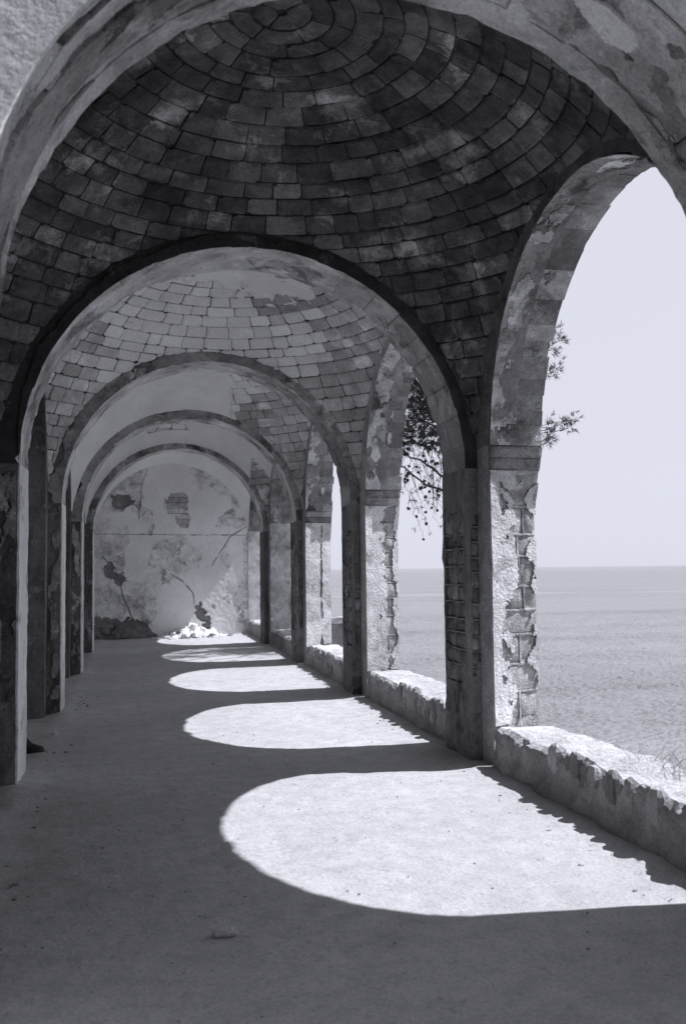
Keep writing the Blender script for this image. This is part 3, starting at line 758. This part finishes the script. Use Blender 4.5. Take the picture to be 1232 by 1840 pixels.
# ------------------------------------------------------------------ sail vaults
VA_LABEL = [None, 'dark sooty brick sail vault with rings of bricks overhead', 'pale half plastered brick sail vault beyond the sooty arch',
            'whitewashed sail vault with bare bricks towards the sea', 'plastered sail vault with a black bare patch at its crown', 'plain plastered vault in front of the end wall']
def project(p):
    d = Vector(p)-Vector(CAM); z = -d.dot(az)
    if z < .3: return None
    return (616+FPX*d.dot(ax)/z, 920-FPX*d.dot(ay)/z, z)
def vault(b):
    ya = YA[b-1]+TT; yb = YA[b] if b < 5 else YEND
    C = np.array([(WL+WR)/2, (ya+yb)/2, ZC_V]); hx, hy = (WR-WL)/2, (yb-ya)/2
    R = R_V if b < 5 else math.hypot(hx, hy)+.02
    zc = ZC_V if b < 5 else 4.34-math.sqrt(R*R-hy*hy)
    C[2] = zc
    rt = thing('sail_vault', (C[0], C[1], ZC_V), VA_LABEL[b], 'vault', 'sail vaults over the bays')
    def S(th, ph, r):
        return np.stack(np.broadcast_arrays(C[0]+r*np.sin(ph)*np.cos(th), C[1]+r*np.sin(ph)*np.sin(th), C[2]+r*np.cos(ph)), -1)
    def clampv(V, mg=.02):
        V = np.asarray(V, float).copy(); r2 = ((V-C)**2).sum(1)
        V[:, 0] = np.clip(V[:, 0], C[0]-hx-mg, C[0]+hx+mg); V[:, 1] = np.clip(V[:, 1], C[1]-hy-mg, C[1]+hy+mg)
        V[:, 2] = C[2]+np.sqrt(np.clip(r2-((V[:, :2]-C[:2])**2).sum(1), 0, None)); return V
    def inside(p, mg): return (abs(p[..., 0]-C[0]) < hx+mg) & (abs(p[..., 1]-C[1]) < hy+mg)
    # bedding shell behind the bricks
    nph, nth = 64, 160
    ph = np.linspace(.002, 1.56, nph+1); th = np.linspace(0, 2*math.pi, nth+1)
    PH, TH = np.meshgrid(ph, th, indexing='ij'); Q = S(TH, PH, R+.016)
    Q = Q + (.010*(fbm(Q[..., 0]*9, Q[..., 1]*9, Q[..., 2]*9, 700+b, 3)-.5))[..., None]
    cen = S((TH[:-1, :-1]+TH[1:, 1:])/2, (PH[:-1, :-1]+PH[1:, 1:])/2, R)
    ok = inside(cen, .10)
    idx = np.arange((nph+1)*(nth+1)).reshape(nph+1, nth+1); ii, jj = np.nonzero(ok)
    F = np.stack([idx[ii, jj], idx[ii+1, jj], idx[ii+1, jj+1], idx[ii, jj+1]], 1)
    used = np.unique(F); rm = np.full(idx.size, -1); rm[used] = np.arange(len(used))
    part('bedding', clampv(Q.reshape(-1, 3)[used], .03), rm[F].tolist(), 'vault_mortar' if b == 1 else 'pale_mortar', rt, True)
    # where bricks lie bare (by direction on the dome)
    def bare(p):
        x, y, z = (p[..., 0]-C[0])/hx, (p[..., 1]-C[1])/hy, p[..., 2]
        n = fbm(p[..., 0]*1.6, p[..., 1]*1.6, p[..., 2]*1.6, 720+b, 5)-.5
        if b == 1: return np.ones(x.shape, bool)
        if b == 2: return (np.hypot((x-.12)*1.5, (y-.22)*2.2) + n*1.5 + .9*(fbm(p[..., 0]*9, p[..., 1]*9, p[..., 2]*9, 727, 4)-.5)) > .55
        if b == 3: return (x*1.0 - .22 + n*1.0) > .10
        if b == 4: return ((np.abs(y-.62) < .22) & (np.abs(x+.12) < .22) & (n > -.16)) | ((x > .80) & (y > .3) & (n > -.05))
        return np.zeros(x.shape, bool)
    if b < 5:
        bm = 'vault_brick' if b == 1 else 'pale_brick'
        cand = []
        hcs = .152; k = 0; p0 = .012
        dph = hcs/R
        while p0 < 1.5:
            p1 = p0+dph*random.uniform(.85, 1.18); pm = (p0+p1)/2
            circ = 2*math.pi*R*math.sin(pm); n = max(4, int(round(circ/.265)))
            st = random.random()*6.28; angs = []
            for q in range(n): angs.append(2*math.pi*(q+random.uniform(-.2, .2))/n+st)
            angs.append(angs[0]+2*math.pi)
            for q in range(n):
                c = S(np.array((angs[q]+angs[q+1])/2), np.array(pm), R)
                if inside(c, .10) and (b < 3 or bare(c) or any(bare(S(np.array(t_), np.array(q_), R)) for t_ in (angs[q], angs[q+1]) for q_ in (p0, p1))): cand.append((angs[q], angs[q+1], p0, p1, c))
            p0 = p1; k += 1
        sc_ = []
        for q, cd in enumerate(cand):
            pr = project(cd[4])
            vis = pr is not None and -20 < pr[0] < 1252 and -20 < pr[1] < 1000
            for i_ in range(b):
                cx_, ra_, zs_ = (1.057, 1.596, 2.503) if i_ == 0 else (CX, RA, ZS)
                for yy in (YA[i_], YA[i_]+TT):
                    k_ = yy/cd[4][1]; xx, zz = cd[4][0]*k_, 1.6+(cd[4][2]-1.6)*k_
                    if math.hypot(xx-cx_, max(zz-zs_, 0)) > ra_+.06: vis = False
            sc_.append((0 if vis else 1, pr[2] if pr else 99, q))
        sc_.sort(); keep = {q for _, (v, d, q) in enumerate(sc_[:300]) if v == 0}
        mb = MB(); mbw = MB()
        for q, (t0, t1, a0, a1, c) in enumerate(cand):
            rr = math.sin((a0+a1)/2)*R; g = random.uniform(.0025, .0075)
            T0, T1, A0, A1 = t0+g/rr, t1-g/rr, a0+g/R, a1-g/R
            dep = random.uniform(-.004, .010)
            Pm = lambda u, v, d: S(T0+(T1-T0)*u, A0+(A1-A0)*v, R-d)
            V, F = stone(Pm, 0, 1, 0, 1, dep, -.03, 730+q, n=3 if b > 2 else 4, pillow=.007, amp=.007, chip=.25 if b < 3 else .1)
            F = [f[::-1] for f in F]; V = clampv(V)
            fx, fy = (c[0]-C[0])/hx, (c[1]-C[1])/hy
            nb = float(fbm(c[0]*1.4, c[1]*1.4, c[2]*1.4, 745+b, 4))-.5
            wash = b > 1 and (.72-abs(fx+.08)*.9+nb*1.3 > .22)
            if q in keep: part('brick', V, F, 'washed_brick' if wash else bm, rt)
            else: (mbw if wash else mb).add(V, F)
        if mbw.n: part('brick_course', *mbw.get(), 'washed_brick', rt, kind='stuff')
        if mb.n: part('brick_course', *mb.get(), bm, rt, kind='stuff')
    if b > 1:
        nth, nph = 420, 190
        ph = np.linspace(.004, 1.5, nph+1); th = np.linspace(0, 2*math.pi, nth+1)
        cen = S(((th[:-1]+th[1:])/2)[:, None], ((ph[:-1]+ph[1:])/2)[None, :], R)
        kp = inside(cen, .05) & ~bare(cen)
        gT, gP = np.meshgrid(th, ph, indexing='ij'); g = S(gT, gP, R)
        thick = (.006 if b == 2 else .011) + .008*(fbm(g[..., 0]*2.5, g[..., 1]*2.5, g[..., 2]*2.5, 750+b, 4)-.5)
        V, F = coat(lambda u, v, d: S(u*2*math.pi, .004+v*(1.5-.004), R-d), nth, nph, kp, thick)
        part('plaster_coat', clampv(V), [f[::-1] for f in F], 'vault_plaster', rt, True)
for b in range(1, 6): vault(b)

V, F = gbox(WL-.85, WR+TW, YA[0], YEND+.35, ZT, ZT+.25, .3, .01, 800)
single('roof_slab', V, F, 'roof_slab', 'flat slab roof over the vaulted bays', 'roof')

V, F = gbox(WL-.85, WR+TW, -1.6, .9, ZT, ZT+.25, .3, .01, 801)  # unseen roof piece added to cut skylight on the near floor
single('added_roof_piece', V, F, 'roof_slab', 'added piece of roof dimming the near bay above the viewer', 'roof')
V, F = gbox(WL-.85, WR+TW, -1.6, -1.2, -.4, ZT, .3, .01, 802)  # unseen wall added to hold back daylight from behind the camera
single('added_rear_wall', V, F, 'stained_wall', 'added plain stained wall blocking daylight behind the viewer', 'wall')

# ------------------------------------------------------------------ end wall with peeling plaster, cracks and holes
def end_wall():
    rt = thing('end_wall', (CX, YEND, 0), 'cracked mottled end wall with holes closing the gallery', 'wall')
    c = .04
    V, F = gbox(WL-.03, WR+.03, YEND+c, YEND+.5, -.4, ZT, .12, .012, 810); part('rubble_core', V, F, 'end_core', rt)
    nu, nv = 300, 330; w = WR-WL; z0, z1 = -.12, 4.45
    U, Vv = np.meshgrid((np.arange(nu)+.5)/nu, (np.arange(nv)+.5)/nv, indexing='ij')
    X = WL+U*w; Z = z0+Vv*(z1-z0)
    n1 = fbm(X*3, Z*3, 0*X, 811, 5)-.5; n2 = fbm(X*10, Z*10, 0*X, 812, 4)-.5
    hole = np.zeros(X.shape, bool)
    def blob(cx, cz, rx, rz, k=.8): return ((X-cx)/rx)**2+((Z-cz)/rz)**2 + n1*2.2*k + n2*1.2*k < 1
    def crack(pts, wd):
        m = np.full(X.shape, 9.0)
        for (ax_, az_), (bx, bz) in zip(pts[:-1], pts[1:]):
            dx, dz = bx-ax_, bz-az_; L2 = dx*dx+dz*dz
            t = np.clip(((X-ax_)*dx+(Z-az_)*dz)/L2, 0, 1)
            m = np.minimum(m, np.hypot(X-ax_-t*dx+.03*n2, Z-az_-t*dz+.05*n1))
        return m < wd
    hole |= blob(-.62, 1.62, .12, .22, 1.9) | blob(-.42, 1.50, .16, .22, 1.9)
    hole |= crack([(-.80, 2.0), (-.62, 1.75)], .014)
    hole |= crack([(-.36, 1.25), (-.30, .95), (-.18, .72), (-.12, .55), (.06, .22), (.1, 0)], .014)
    hole |= crack([(.85, 1.55), (1.15, 1.35), (1.42, 1.05), (1.45, .75)], .012)
    hole |= crack([(2.75, 2.72), (2.35, 2.45), (2.1, 2.05), (1.9, 1.75)], .013)
    hole |= crack([(.28, 4.2), (.16, 3.8), (.1, 3.3), (.08, 2.9)], .009)
    hole |= crack([(WL, 2.55), (WR, 2.5)], .008) & (n1 > -.17)
    hole |= blob(1.66, .40, .20, .34, 2.0)
    base = Z < (.36 + .35*n1*2 + .12*n2)*np.clip((.55-X)/.5, .0, 1)
    hole |= base
    hole |= blob(-.35, 3.35, .24, .15, 2.2)
    bk = blob(1.0, 3.3, .34, .30, .7) | blob(1.2, 2.9, .18, .22, .7)
    hole |= bk
    gU, gV = np.meshgrid(np.linspace(0, 1, nu+1), np.linspace(0, 1, nv+1), indexing='ij')
    gx, gz = WL+gU*w, z0+gV*(z1-z0)
    th = c - .008 + .022*(fbm(gx*1.8, gz*1.8, gx*0, 815, 5)-.5) + .008*(fbm(gx*14, gz*14, gx*0, 816, 3)-.5)
    V, F = coat(lambda u, v, d: np.stack(np.broadcast_arrays(WL+u*w, YEND+c-d, z0+v*(z1-z0)), -1), nu, nv, ~hole, th)
    part('plaster_coat', V, F, 'end_plaster', rt)
    lay = (fbm(X*1.3, Z*1.0, 0*X, 818, 6) > .53) & ~hole
    V, F = coat(lambda u, v, d: np.stack(np.broadcast_arrays(WL+u*w, YEND+c-d, z0+v*(z1-z0)), -1), nu, nv, lay, th+.008)
    part('plaster_layer', V, F, 'vault_plaster', rt, kind='stuff')
    P = lambda u, v, d: np.stack(np.broadcast_arrays(.55+u, YEND+c-d, 2.65+v), -1)
    z = 0; k = 0
    while z < 1.0:
        u = random.uniform(-.1, 0)
        while u < .95:
            V, F = stone(P, u+.006, u+.26, z+.006, z+.13, .021, -.01, 830+k, n=3, pillow=.004, amp=.003); part('brick', V, F, 'pale_brick', rt); u += .266; k += 1
        z += .136
    mb = MB()
    for k in range(60):
        x = random.uniform(WL+.1, .55); V, F = rock(x, YEND+.03, random.uniform(-.05, .5*max(.1, (.6-x)/1.5)), random.uniform(.05, .13), 850+k, (1, .5, .8))
        part('rubble_stone', V, F, 'end_core', rt)
end_wall()

# heap added in place of the sunlit break at the end wall foot
rt = thing('sun_patch_heap', (1.3, 24.2, -.05), 'added pale plaster heap standing in for the sunlit break in the end wall', 'sun patch heap')
nx, ny = 90, 26
gx, gy = np.meshgrid(np.linspace(.5, 2.1, nx+1), np.linspace(23.85, 24.46, ny+1), indexing='ij')
env = np.interp(gx, [.5, .62, 1.0, 1.45, 1.62, 1.75, 1.95, 2.1], [0, .05, .16, .30, .34, .22, .12, 0])
dep_ = np.clip((gy-23.85)/.5, 0, 1)
hz_ = env*dep_**1.3*(.35+1.4*fbm(gx*4, gy*4, gx*0, 890, 5)) + .16*(fbm(gx*11, gy*11, gx*0, 891, 5)-.45)*dep_*np.clip(env*8, 0, 1)
cav = np.exp(-(((gx-1.60)/.13)**2+((gy-24.25)/.16)**2)); hz_ = hz_*(1-.8*cav)
V = np.stack([gx, gy, floor_z(gx, gy)-.03+hz_], -1).reshape(-1, 3)
F = [(i*(ny+1)+j, (i+1)*(ny+1)+j, (i+1)*(ny+1)+j+1, i*(ny+1)+j+1) for i in range(nx) for j in range(ny)]
part('mound', V, F, 'end_plaster', rt)
for k in range(60):
    x = random.uniform(.4, 2.3); y = random.uniform(23.5, 24.3); e = float(np.interp(x, [.5, 1.0, 1.45, 1.75, 2.1], [0, .3, .7, .3, 0]))*max(0, (y-23.85)/.5)**1.3
    V, F = rock(x, y, float(floor_z(x, y))+e*.45, random.uniform(.015, .085), 870+k, (1, .8, .7)); part('rubble_stone', V, F, 'end_plaster' if k % 2 else 'end_core', rt)

# ------------------------------------------------------------------ low wall outside, pine, weed
rt = thing('garden_wall', (3.85, 18.1, -.9), 'low rough stone wall outside seen past the third sea arch', 'garden wall')
V, F = gbox(3.32, 4.35, 18.0, 18.4, -1.6, .56, .08, .03, 900, 4); part('wall_body', V, F, 'rubble', rt)
V, F = gbox(3.30, 4.40, 17.95, 18.45, .562, .68, .06, .02, 901, 5); part('coping', V, F, 'parapet_top', rt)

def tube(pts, r0, r1, m=6):
    pts = np.asarray(pts, float); n = len(pts); G = []
    for i in range(n):
        t = pts[min(i+1, n-1)]-pts[max(i-1, 0)]; t = t/(np.linalg.norm(t)+1e-9)
        a = np.cross(t, (0.3, .2, 1) if abs(t[2]) < .9 else (1, 0, 0)); a /= np.linalg.norm(a); b = np.cross(t, a)
        r = r0+(r1-r0)*i/(n-1)
        G.append([pts[i]+r*(math.cos(2*math.pi*k/m)*a+math.sin(2*math.pi*k/m)*b) for k in range(m)])
    return sweep(np.array(G))
def wob(a, b, n, amp, sag=0.0):
    a, b = np.array(a, float), np.array(b, float); t = np.linspace(0, 1, n+1)[:, None]
    p = a+(b-a)*t; w = rng.normal(0, amp, (n+1, 3)); w[0] = 0; w[-1] = 0
    p = p+w; p[:, 2] -= sag*4*(t*(1-t))[:, 0]; return p
def tuft(mb, c, d, n, ln, wd):
    d = np.array(d, float); d /= np.linalg.norm(d)
    V = []; F = []
    for k in range(n):
        q = d*.8 + rng.normal(0, .55, 3); q /= np.linalg.norm(q)
        a = np.cross(q, rng.normal(0, 1, 3)); a /= np.linalg.norm(a)+1e-9
        l = ln*rng.uniform(.7, 1.2); b = c+rng.normal(0, .015, 3)
        V += [b-a*wd/2, b+a*wd/2, b+q*l]; F.append((3*k, 3*k+1, 3*k+2))
    mb.add(V, F)
def pine():
    rt = thing('pine_tree', (6.95, 19.8, -3.4), 'pine tree outside with hanging branches and round cones', 'tree')
    tr = wob((6.95, 19.8, -3.4), (6.6, 19.6, 4.6), 9, .06)
    part('trunk', *tube(tr, .24, .15, 10), 'bark', rt, True)
    C = np.array([5.75, 18.7, 7.2]); RR = np.array([2.2, 2.1, 1.9])
    top = np.array([6.6, 19.6, 4.6])
    nodes = []; limbs = MB()
    for k in range(13):
        a = 2*math.pi*k/13+rng.uniform(-.2, .2); e = rng.uniform(-.25, .9)
        end = C+RR*.78*np.array([math.cos(a)*math.cos(e), math.sin(a)*math.cos(e), math.sin(e)])
        pth = wob(top+np.array([0, 0, rng.uniform(-.5, .6)]), end, 6, .12); limbs.add(*tube(pth, .06, .018, 6)); nodes += list(pth[2:])
    nodes = np.array(nodes)
    need = MB(); cnt = 0
    while cnt < 330:
        q = rng.uniform(-1, 1, 3)
        if (q**2).sum() > 1: continue
        p = C+RR*q
        if fbm(p[0]*1.1, p[1]*1.1, p[2]*1.1, 31, 2) < .47: continue
        if p[2] < 5.2 and p[0] < 4.6: continue
        cnt += 1
        nd = nodes[np.argmin(((nodes-p)**2).sum(1))]
        limbs.add(*tube(wob(nd, p, 3, .05), .012, .004, 4))
        for k in range(7):
            o = rng.normal(0, .13, 3); tuft(need, p+o, o+np.array([0, 0, .12]), 15, .14, .010)
    # foliage and bare cone bearing branches that hang in front of the sea
    for k in range(130):
        p = np.array([rng.uniform(5.15, 6.5), rng.uniform(18.4, 19.6), rng.uniform(4.15, 5.7)])
        limbs.add(*tube(wob(top+np.array([0, 0, rng.uniform(-.2, .8)]), p, 4, .07), .012, .004, 4))
        for j in range(6):
            o = rng.normal(0, .11, 3); tuft(need, p+o, o+np.array([0, 0, -.05]), 14, .12, .016)
    cones = []
    tips = [((6.5, 19.1, 4.2), (5.15, 18.8, 4.35), .05), ((6.6, 19.1, 3.45), (5.2, 18.9, 4.3), .1), ((6.6, 19.0, 3.1), (5.3, 18.9, 3.75), .1)]
    hang = []
    for a, b, sg in tips:
        pth = wob(a, b, 8, .04, sg); limbs.add(*tube(pth, .030, .014, 6)); hang += list(pth)
    for k in range(44):
        a = hang[int(rng.integers(len(hang)))]; L = rng.uniform(.35, 1.25)
        b = a+np.array([rng.uniform(-.15, .6), rng.uniform(-.2, .2), -L])
        if b[2] < 2.55 and rng.random() < .7: continue
        pth = wob(a, b, 7, .035); limbs.add(*tube(pth, .008, .003, 4))
        for j in range(5):
            t = pth[int(rng.integers(2, 8))]; e = t+rng.normal(0, .13, 3)+np.array([0, 0, -.08]); limbs.add(*tube(wob(t, e, 3, .02), .004, .002, 3))
            if rng.random() < .85: tuft(need, e, rng.normal(0, 1, 3), 11, .10, .010)
            if rng.random() < .30: cones.append(e)
        if rng.random() < .5: cones.append(pth[-1])
    pth = wob((5.5, 18.9, 3.1), (5.8, 18.9, 2.2), 8, .03); limbs.add(*tube(pth, .006, .003, 4)); cones.append(pth[-1])
    # sprays that reach past the first sea arch
    for st, cl in (((6.9, 17.4, 5.4), [(7.35, 16, 5.75), (7.5, 16, 5.85), (7.4, 16, 5.55), (7.6, 16, 5.75)]), ((6.9, 17.4, 4.8), [(7.4, 16, 5.15), (7.55, 16, 5.25)]),
                   ((6.9, 17.4, 4.0), [(7.35, 16, 4.2), (7.6, 16, 4.22), (7.8, 16, 4.28), (7.7, 16, 4.12)]), ((6.9, 17.4, 3.7), [(7.3, 16, 3.95), (7.42, 16, 3.98), (7.3, 16, 3.86)])):
        limbs.add(*tube(wob(top+np.array([0, 0, st[2]-4.6]), st, 4, .05), .03, .012, 5))
        for c in cl:
            c = np.array(c); limbs.add(*tube(wob(st, c, 6, .03), .013, .006, 4))
            for j in range(9):
                o = rng.normal(0, .06, 3); tuft(need, c+o, o+np.array([.08, 0, .06]), 10, .11, .012)
    part('limbs', *limbs.get(), 'bark', rt)
    part('crown', *need.get(), 'needles', rt)
    V0, F0 = rock(0, 0, 0, .034, 3, (1, 1, 1.1)); me = None
    for c in cones:
        if me is None:
            o = part('cone', V0+np.array(rt.location), F0, 'cone', rt, True); me = o.data
        else:
            o = bpy.data.objects.new('cone', me); col.objects.link(o); o.parent = rt
        o.location = Vector(c)-Vector((rt.location)); o.rotation_euler = rng.uniform(0, 3, 3)
        o.scale = [rng.uniform(.7, 1.1)]*3
pine()

mb = MB()
for k in range(60):
    b = np.array([rng.uniform(3.12, 3.34), rng.uniform(5.0, 5.75), .30]); e = b+np.array([rng.normal(.02, .07), rng.normal(0, .08), rng.uniform(.06, .17)])
    mb.add(*tube(wob(b, e, 3, .012), .0022, .001, 3))
o = single('dry_weed', *mb.get(), 'dry_grass', 'wispy dry weed growing on the sunlit sill wall edge', 'weed')

# pebbles and chips on the dirt
V, F = rock(.385, 4.31, .020, .04, 5, (1.5, .8, .55)); single('plaster_chip', V, F, 'chip_white', 'flat pale plaster chip lying on the shaded floor', 'plaster chip')
V, F = rock(-.80, 10.30, -.045, .028, 8, (1.1, .8, .9)); single('white_pebble', V, F, 'chip_white', 'tiny white pebble on the floor beside the shoe', 'pebble')
mb = MB()
for k in range(620):
    x, y = rng.uniform(-.85, 2.7), rng.uniform(3.2, 16)
    r = rng.uniform(.002, .006)
    if k % 2:
        x = 2.72-abs(rng.normal(0, .14)) if k % 4 == 1 else -.84+abs(rng.normal(0, .14)); r = rng.uniform(.003, .014)
    V, F = rock(x, y, float(floor_z(x, y))+.004, r, k, (1.3, 1, .6)); mb.add(V, F)
o = mesh_obj('gravel', *mb.get(), 'rubble'); o['kind'] = 'stuff'; o['label'] = 'tiny stones scattered over the dirt floor'; o['category'] = 'gravel'

# ------------------------------------------------------------------ the person whose shoe shows past the pilaster
def person():
    px, py, fz = -1.30, 9.42, -.075
    rt = thing('person', (px, py, fz), 'person leaning in the wall recess with one black shoe showing past the pilaster', 'person')
    J = {'pelvis': (-1.33, 9.42, .93, .135, .15), 'waist': (-1.38, 9.42, 1.08, .12, .15), 'chest': (-1.41, 9.42, 1.30, .12, .17), 'neck0': (-1.40, 9.42, 1.46, .075, .09), 'neck': (-1.39, 9.42, 1.53, .05, .05),
         'jaw': (-1.37, 9.42, 1.60, .065, .062), 'skull': (-1.38, 9.42, 1.69, .092, .078), 'top': (-1.385, 9.42, 1.755, .06, .055)}
    E_ = [('pelvis', 'waist'), ('waist', 'chest'), ('chest', 'neck0'), ('neck0', 'neck'), ('neck', 'jaw'), ('jaw', 'skull'), ('skull', 'top')]
    for s, sg in (('l', 1), ('r', -1)):
        J['sh'+s] = (-1.41, 9.42+sg*.19, 1.40, .06, .06); J['el'+s] = (-1.43, 9.42+sg*.25, 1.14, .045, .045); J['wr'+s] = (-1.30, 9.42+sg*.22, .91, .03, .03); J['hd'+s] = (-1.27, 9.42+sg*.215, .84, .022, .038)
        E_ += [('neck0', 'sh'+s), ('sh'+s, 'el'+s), ('el'+s, 'wr'+s), ('wr'+s, 'hd'+s)]
        for f, (dx, dl) in enumerate(((-.03, .075), (-.012, .09), (.008, .085), (.026, .065))):
            J['f%d%s' % (f, s)] = (-1.265+dx*.9, 9.42+sg*.205, .84-dl*.55, .009, .009); J['g%d%s' % (f, s)] = (-1.245+dx*.9, 9.42+sg*.19, .84-dl, .008, .008)
            E_ += [('hd'+s, 'f%d%s' % (f, s)), ('f%d%s' % (f, s), 'g%d%s' % (f, s))]
        J['t'+s] = (-1.225, 9.42+sg*.20, .86, .010, .010); E_ += [('wr'+s, 't'+s)]
    for s, (hy, kn, an) in (('l', (9.50, (-1.25, 9.58, .47), (-1.30, 9.62, .06))), ('r', (9.34, (-1.16, 9.36, .46), (-1.08, 9.355, .05)))):
        J['hp'+s] = (-1.33, hy, .88, .095, .095); J['kn'+s] = kn+(.062, .062); J['an'+s] = an+(.05, .05)
        E_ += [('pelvis', 'hp'+s), ('hp'+s, 'kn'+s), ('kn'+s, 'an'+s)]
    names = list(J); me = bpy.data.meshes.new('body')
    loc = np.array([px, py, fz])
    me.from_pydata([tuple(np.array(J[n][:3])-loc) for n in names], [(names.index(a), names.index(b)) for a, b in E_], [])
    o = bpy.data.objects.new('body', me); col.objects.link(o); o.parent = rt
    o.modifiers.new('skin', 'SKIN')
    for k, n in enumerate(names):
        v = me.skin_vertices[0].data[k]; v.radius = J[n][3:5]; v.use_root = (n == 'pelvis')
    o.modifiers.new('sub', 'SUBSURF').levels = 2
    bpy.context.view_layer.update()
    dg = bpy.context.evaluated_depsgraph_get()
    m2 = bpy.data.meshes.new_from_object(o.evaluated_get(dg)); o.modifiers.clear(); o.data = m2
    m2.materials.clear()
    for q in ('trousers', 'jacket', 'skin'): m2.materials.append(MATS[q])
    for p in m2.polygons:
        p.use_smooth = True; z = p.center[2]+fz; dy = abs(p.center[1])
        p.material_index = 2 if (z > 1.50 or (z < .93 and dy > .155 and z > .70)) else (1 if z > .98 or (z > .93 and dy > .16) else 0)
    # hair cap, nose, ears, eyes, mouth
    def ell(c, r, s=0, n=10, m=14, cut=None):
        V, F = [], []
        for i in range(n+1):
            t = math.pi*i/n
            for j in range(m):
                a = 2*math.pi*j/m; V.append((c[0]+r[0]*math.sin(t)*math.cos(a), c[1]+r[1]*math.sin(t)*math.sin(a), c[2]+r[2]*math.cos(t)))
        for i in range(n):
            for j in range(m):
                f = (i*m+j, (i+1)*m+j, (i+1)*m+(j+1) % m, i*m+(j+1) % m)
                if cut is None or cut(np.mean([V[q] for q in f], 0)): F.append(f)
        return np.array(V), F
    V, F = ell((-1.392, 9.42, 1.70), (.105, .092, .115), cut=lambda p: p[2] > 1.745 or p[0] < -1.40); part('hair', V, F, 'hair', rt, True)
    V, F = ell((-1.285, 9.42, 1.655), (.020, .014, .026)); part('nose', V, F, 'skin', rt, True)
    for sg in (-1, 1):
        V, F = ell((-1.385, 9.42+sg*.082, 1.665), (.022, .010, .032)); part('ear', V, F, 'skin', rt, True)
        V, F = ell((-1.300, 9.42+sg*.032, 1.685), (.008, .013, .007)); part('eye', V, F, 'hair', rt, True)
    V, F = ell((-1.298, 9.42, 1.612), (.008, .024, .006)); part('mouth', V, F, 'jacket', rt, True)
    # shoes: sole line raised under the heel as in mid step
    def shoe(ax_, ay_, az_, ang, lift):
        prof = [(-.085, .036, .010, .14), (-.05, .042, .004, .185), (0, .042, .008, .190), (.04, .041, .006, .165), (.075, .041, .004, .125), (.10, .045, .0, .098), (.15, .047, .0, .078), (.19, .038, .004, .066), (.208, .018, .014, .045)]
        G = []
        for x, w, zb, zt in prof:
            ring = [(-w, zb+.006), (-w*.6, zb), (w*.6, zb), (w, zb+.006), (w*1.02, zb+(zt-zb)*.35), (w*.75, zt-(zt-zb)*.12), (w*.3, zt), (-w*.3, zt), (-w*.75, zt-(zt-zb)*.12), (-w*1.02, zb+(zt-zb)*.35)]
            G.append([(ax_+math.cos(ang)*x-math.sin(ang)*q, ay_+math.sin(ang)*x+math.cos(ang)*q, az_+z+lift*max(0, (.10-x)/.2)) for q, z in ring])
        return sweep(np.array(G))
    for a in ((-1.03, 9.355, -.072, .06, .022), (-1.28, 9.62, -.080, .35, .0)):
        V, F = shoe(*a); part('shoe', V, F, 'shoe_leather', rt, True)
    V, F = tube([(-1.07, 9.355, .09), (-1.07, 9.355, .13), (-1.08, 9.355, .18)], .050, .054, 12); part('sock', V, F, 'sock', rt, True)
person()
